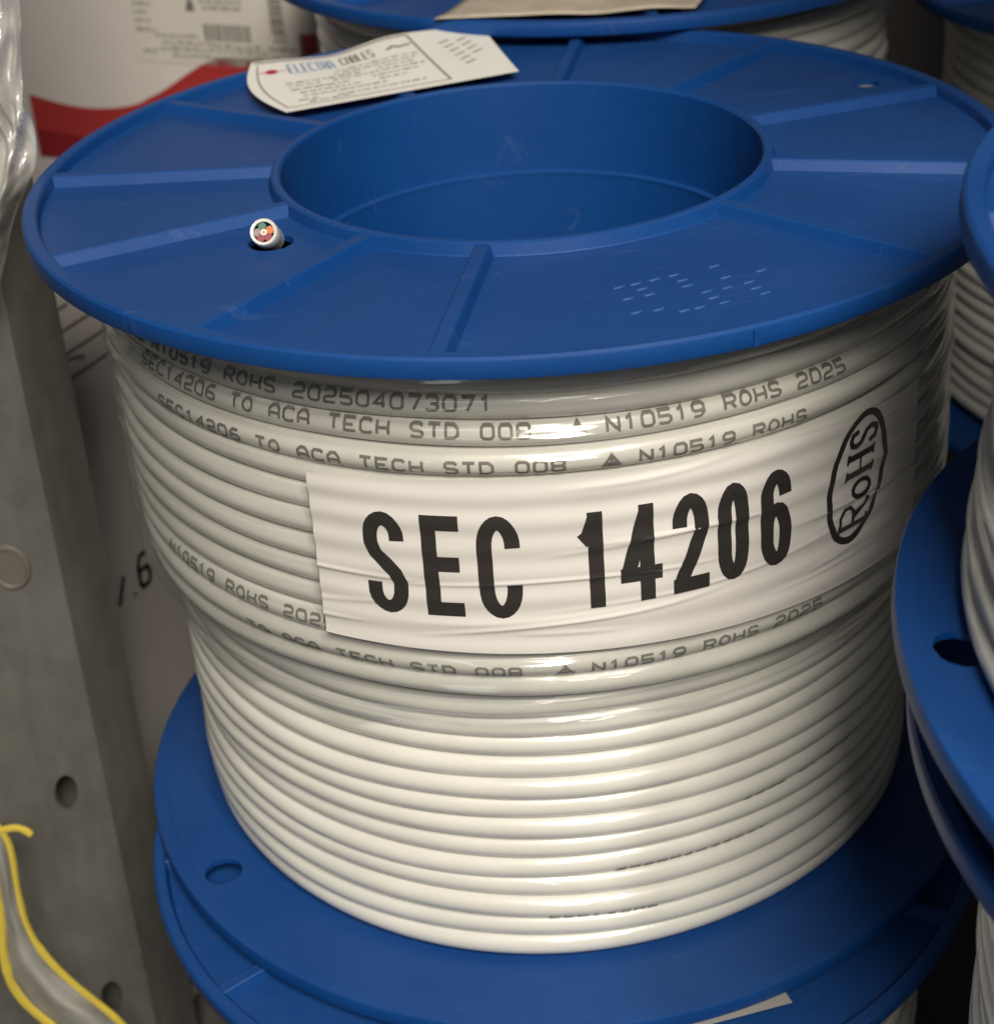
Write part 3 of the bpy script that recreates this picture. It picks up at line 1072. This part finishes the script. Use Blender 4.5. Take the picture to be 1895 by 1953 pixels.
def bars(u0, u1, v0, v1, mi, vertical=True, fill=.6):
    x = u0 if vertical else v0
    e_ = u1 if vertical else v1
    while x < e_:
        w_ = rr.uniform(.003, .011)
        if vertical:
            lt.grid([[f2(x, v0), f2(x + w_, v0)], [f2(x, v1), f2(x + w_, v1)]], False, mi)
        else:
            lt.grid([[f2(u0, x), f2(u1, x)], [f2(u0, x + w_), f2(u1, x + w_)]], False, mi)
        x += w_ / fill
bars(ub(.023), ub(.185), zb(-.170), zb(-.118), 1)
bars(ub(.255), ub(.30), zb(-.135), zb(.12), 1, False)
bars(ub(.26), ub(.305), zb(-.165), zb(-.145), 0, False)
for (u0, u1, v) in [(-.215, -.165, -.02), (-.215, -.15, -.045), (-.215, -.15, -.07), (-.215, -.17, -.095), (-.215, -.16, -.12), (-.215, -.14, -.15), (-.20, -.15, -.215), (-.15, .0, -.165), (-.13, .05, -.185), (-.14, .24, -.205), (-.10, .28, -.225), (.05, .22, -.19), (.03, .16, -.075), (.02, .17, -.055), (.02, .12, -.035), (.24, .33, -.19)]:
    x = u0
    while x < u1:
        w_ = rr.uniform(.01, .035)
        h_ = rr.uniform(.008, .014)
        lt.grid([[f2(ub(x), zb(v)), f2(ub(min(u1, x + w_)), zb(v))], [f2(ub(x), zb(v + h_)), f2(ub(min(u1, x + w_)), zb(v + h_))]], False, 0)
        x += w_ + .006
tri = [(ub(-.03), zb(-.082)), (ub(.0), zb(-.082)), (ub(.0), zb(-.06)), (ub(-.012), zb(-.035)), (ub(-.025), zb(-.06))]
lt.add([f2(*p) for p in tri], [(0, 1, 2, 3, 4)], 1)
lt.build('lettering', [M['carton_grey'], M['carton_dark']], clabel, offset=co, smooth=False)

# plain white carton with line print
cb, body, cf, co = carton('white_carton', 'plain white carton with grey lines and a black 6, between steel upright and reel', (-1.29, 1.0), 65, -.16, .55, -2.855, -0.66, 0.55, M['carton'])
f1 = cf(0.003)
ln = MB()
for pts in ([(-.13, -.765), (.40, -.762)], [(-.13, -.834), (.40, -.832)], [(-.13, -.912), (.40, -.905)], [(-.02, -.850), (.05, -.872)], [(-.12, -.70), (.02, -.698)]):
    ribbon(ln, pts, .010, f1, 0, .05)
ln.build('line_print', M['carton_line'], body, offset=co, smooth=False)
ln = MB()
write(ln, '/.6', f1, -.01, -1.685, .058, .05, .105, .017, 0, .01)
ln.build('lettering', M['black'], body, offset=co, smooth=False)

# ------------------------------------------------------------------ galvanised rack upright on the left
post = MB()
ZT, ZB = 2.2, -2.855
pA, pB, pC, pD = Vector((-1.345, .20)), Vector((-1.185, .215)), Vector((-1.112, .36)), Vector((-1.60, .12))
pE = Vector((-1.66, .30))
prof = [pE, pD, pA, pB, pC]
TH = 0.014


def offset_line(ps, t):
    out = []
    for i, p in enumerate(ps):
        a, b = ps[max(i - 1, 0)], ps[min(i + 1, len(ps) - 1)]
        tdir = (b - a).normalized()
        out.append(p + Vector((-tdir.y, tdir.x)) * t)
    return out


inner = offset_line(prof, TH)
holes = [(-1.742, .048), (-2.462, .048), (-1.742 + .72, None), (-1.742 + 1.44, .048)]


def strip(a, b, z0, z1):
    k = max(1, int((z1 - z0) / .4))
    return [[(a.x, a.y, z0 + (z1 - z0) * i / k), (b.x, b.y, z0 + (z1 - z0) * i / k)] for i in range(k + 1)]


for ps in (prof, inner):
    for a, b in zip(ps[:-1], ps[1:]):
        is_face = (a - (prof[2] if ps is prof else inner[2])).length < 1e-6
        if not is_face:
            post.grid(strip(a, b, ZB, ZT))
            continue
        zs = sorted(h[0] for h in holes if h[1])
        z = ZB
        for hz in zs:
            post.grid(strip(a, b, z, hz - .11))
            # a plate with an oval hole
            d = (b - a)
            c = a + d * (.36)
            outer, inn = [], []
            nn = 32
            for k in range(nn):
                t = 2 * PI * k / nn
                ca_, sa_ = math.cos(t), math.sin(t)
                m = max(abs(ca_), abs(sa_))
                sx, sz = ca_ / m, sa_ / m
                outer.append(((a + d * (.5 + .5 * sx)).x, (a + d * (.5 + .5 * sx)).y, hz + .11 * sz))
                cx = c + d.normalized() * (.031 * ca_)
                inn.append((cx.x, cx.y, hz + .058 * sa_ + .012 * ca_))
            post.grid([outer, inn], True)
            if ps is prof:
                back_ = [(p[0] + .002, p[1] + TH, p[2]) for p in inn]
                post.grid([inn, back_], True)
            z = hz + .11
        post.grid(strip(a, b, z, ZT))
post.grid(strip(Vector((-1.165, .345)), Vector((-1.62, .33)), ZB, ZT))  # back web added so that the cavity behind the holes stays dark
for z in (ZB, ZT):
    post.grid([[(p.x, p.y, z) for p in prof], [(p.x, p.y, z) for p in inner]])
for a, b in ((prof[0], inner[0]), (prof[-1], inner[-1])):
    post.grid(strip(a, b, ZB, ZT))
pt = thing('rack_upright', 'grey galvanised steel rack upright with oval holes, at the left edge', 'rack upright', (-1.38, .2, ZB))
po_ = (-1.38, .2, ZB)
post.build('profile', M['steel'], pt, offset=po_, smooth=False)
rows = []
for r, y in ((.056, .0), (.052, .006), (.046, .007), (.042, .002), (.0, .0015)):
    rows.append([(-1.302 + r * .9 * math.cos(2 * PI * k / 36), .2035 - y, -1.045 + r * 1.15 * math.sin(2 * PI * k / 36)) for k in range(36)])
MB().grid(rows, True).build('pressed_dimple', M['dimple'], pt, offset=po_)

# crumpled clear sheet hanging over the upright
rows, uvs = [], []
for j in range(60):
    t = j / 59
    py = -60 + 660 * t
    row, uv = [], []
    for i in range(60):
        s = i / 59
        edge = 34 + 30 * math.exp(-((py - 300) / 90) ** 2) - max(0, (py - 330)) * .21 - max(0, 60 - py) * .1
        px = edge - (1 - s) * 130
        p = at(px, py, 0.02)
        d = 0.045 * noise.noise(Vector((s * 3.5, t * 5, 7))) + 0.02 * noise.noise(Vector((s * 9, t * 12, 2))) + 0.05 * (s ** 6) - 0.035 * math.exp(-((px - 50 + max(0, py - 150) * .17) / 9) ** 2)
        row.append((p.x, p.y + d, p.z))
        uv.append((s * .3, t))
    rows.append(row)
    uvs.append(uv)
sh = MB().grid(rows, False, 0, uvs)
sheet = sh.build('plastic_sheet', M['sheet'], sharp=180)
tag(sheet, 'crumpled clear plastic sheet with bright glints, hanging at the top left edge', 'plastic sheet')
md = sheet.modifiers.new('thickness', 'SOLIDIFY')
md.thickness = 0.0003

# milky bag with yellow edges at the bottom left
bag = thing('plastic_bag', 'milky plastic bag with two yellow edges at the bottom left', 'plastic bag', tuple(at(60, 1953, .0)))
bo = tuple(at(60, 1953, .0))
edge_r = [(-20, 1560), (14, 1594), (24, 1630), (33, 1690), (44, 1745), (66, 1795), (100, 1838), (145, 1880), (190, 1915), (232, 1950), (262, 1985)]
edge_l = [(-60, 1600), (-30, 1640), (-8, 1690), (3, 1760), (6, 1820), (18, 1870), (45, 1910), (85, 1945), (130, 1980)]


def resample(ps, n):
    L_ = [0]
    for a, b in zip(ps[:-1], ps[1:]):
        L_.append(L_[-1] + math.hypot(b[0] - a[0], b[1] - a[1]))
    out = []
    for i in range(n):
        t = L_[-1] * i / (n - 1)
        k = max(j for j in range(len(L_) - 1) if L_[j] <= t + 1e-9)
        s = (t - L_[k]) / (L_[k + 1] - L_[k])
        out.append((ps[k][0] + (ps[k + 1][0] - ps[k][0]) * s, ps[k][1] + (ps[k + 1][1] - ps[k][1]) * s))
    for _ in range(2):
        out = [out[0]] + [tuple((out[i - 1][q] + 2 * out[i][q] + out[i + 1][q]) / 4 for q in (0, 1)) for i in range(1, n - 1)] + [out[-1]]
    return out


er, el = resample(edge_r, 40), resample(edge_l, 40)
bulge = lambda i, s: 0.0 - 0.05 * math.sin(PI * s) - 0.015 * noise.noise(Vector((i * .2, s * 3, 4)))
rows, uvs = [], []
for i in range(40):
    row, uv = [], []
    for j in range(16):
        s = j / 15
        px = el[i][0] * (1 - s) + er[i][0] * s
        py = el[i][1] * (1 - s) + er[i][1] * s
        row.append(at(px, py, bulge(i, s)))
        uv.append((s * .3, i / 40))
    rows.append(row)
    uvs.append(uv)
bs = MB().grid(rows, False, 0, uvs).build('bag_film', M['bag'], bag, offset=bo, sharp=180)
md = bs.modifiers.new('thickness', 'SOLIDIFY')
md.thickness = 0.0003
rn = random.Random(3)


def yellow(ps, y0, w):
    pts = [at(px, py, y0) for px, py in ps]
    rows = []
    for i, p in enumerate(pts):
        t = (pts[min(i + 1, len(pts) - 1)] - pts[max(i - 1, 0)]).normalized()
        nrm = t.cross(Vector((0, 1, 0))).normalized()
        ww = w * (1 + .35 * noise.noise(Vector((i * .5, 1, y0 * 40))))
        rows.append([p + nrm * (ww * c) + Vector((0, -1, 0)) * (.008 * s_) for c, s_ in ((-1, 0), (-.6, 1), (.6, 1), (1, 0), (.6, -1), (-.6, -1))])
    return MB().grid(rows, True)


yellow(er, -.012, .0082).build('yellow_edge', M['yellow'], bag, offset=bo)
yellow(el, -.025, .012).build('yellow_edge', M['yellow'], bag, offset=bo)
yellow(resample([(-30, 1592), (10, 1581), (32, 1577), (50, 1583), (60, 1591)], 16), -.012, .008).build('yellow_flap', M['yellow'], bag, offset=bo)

# loose pale lead beside the lower reel
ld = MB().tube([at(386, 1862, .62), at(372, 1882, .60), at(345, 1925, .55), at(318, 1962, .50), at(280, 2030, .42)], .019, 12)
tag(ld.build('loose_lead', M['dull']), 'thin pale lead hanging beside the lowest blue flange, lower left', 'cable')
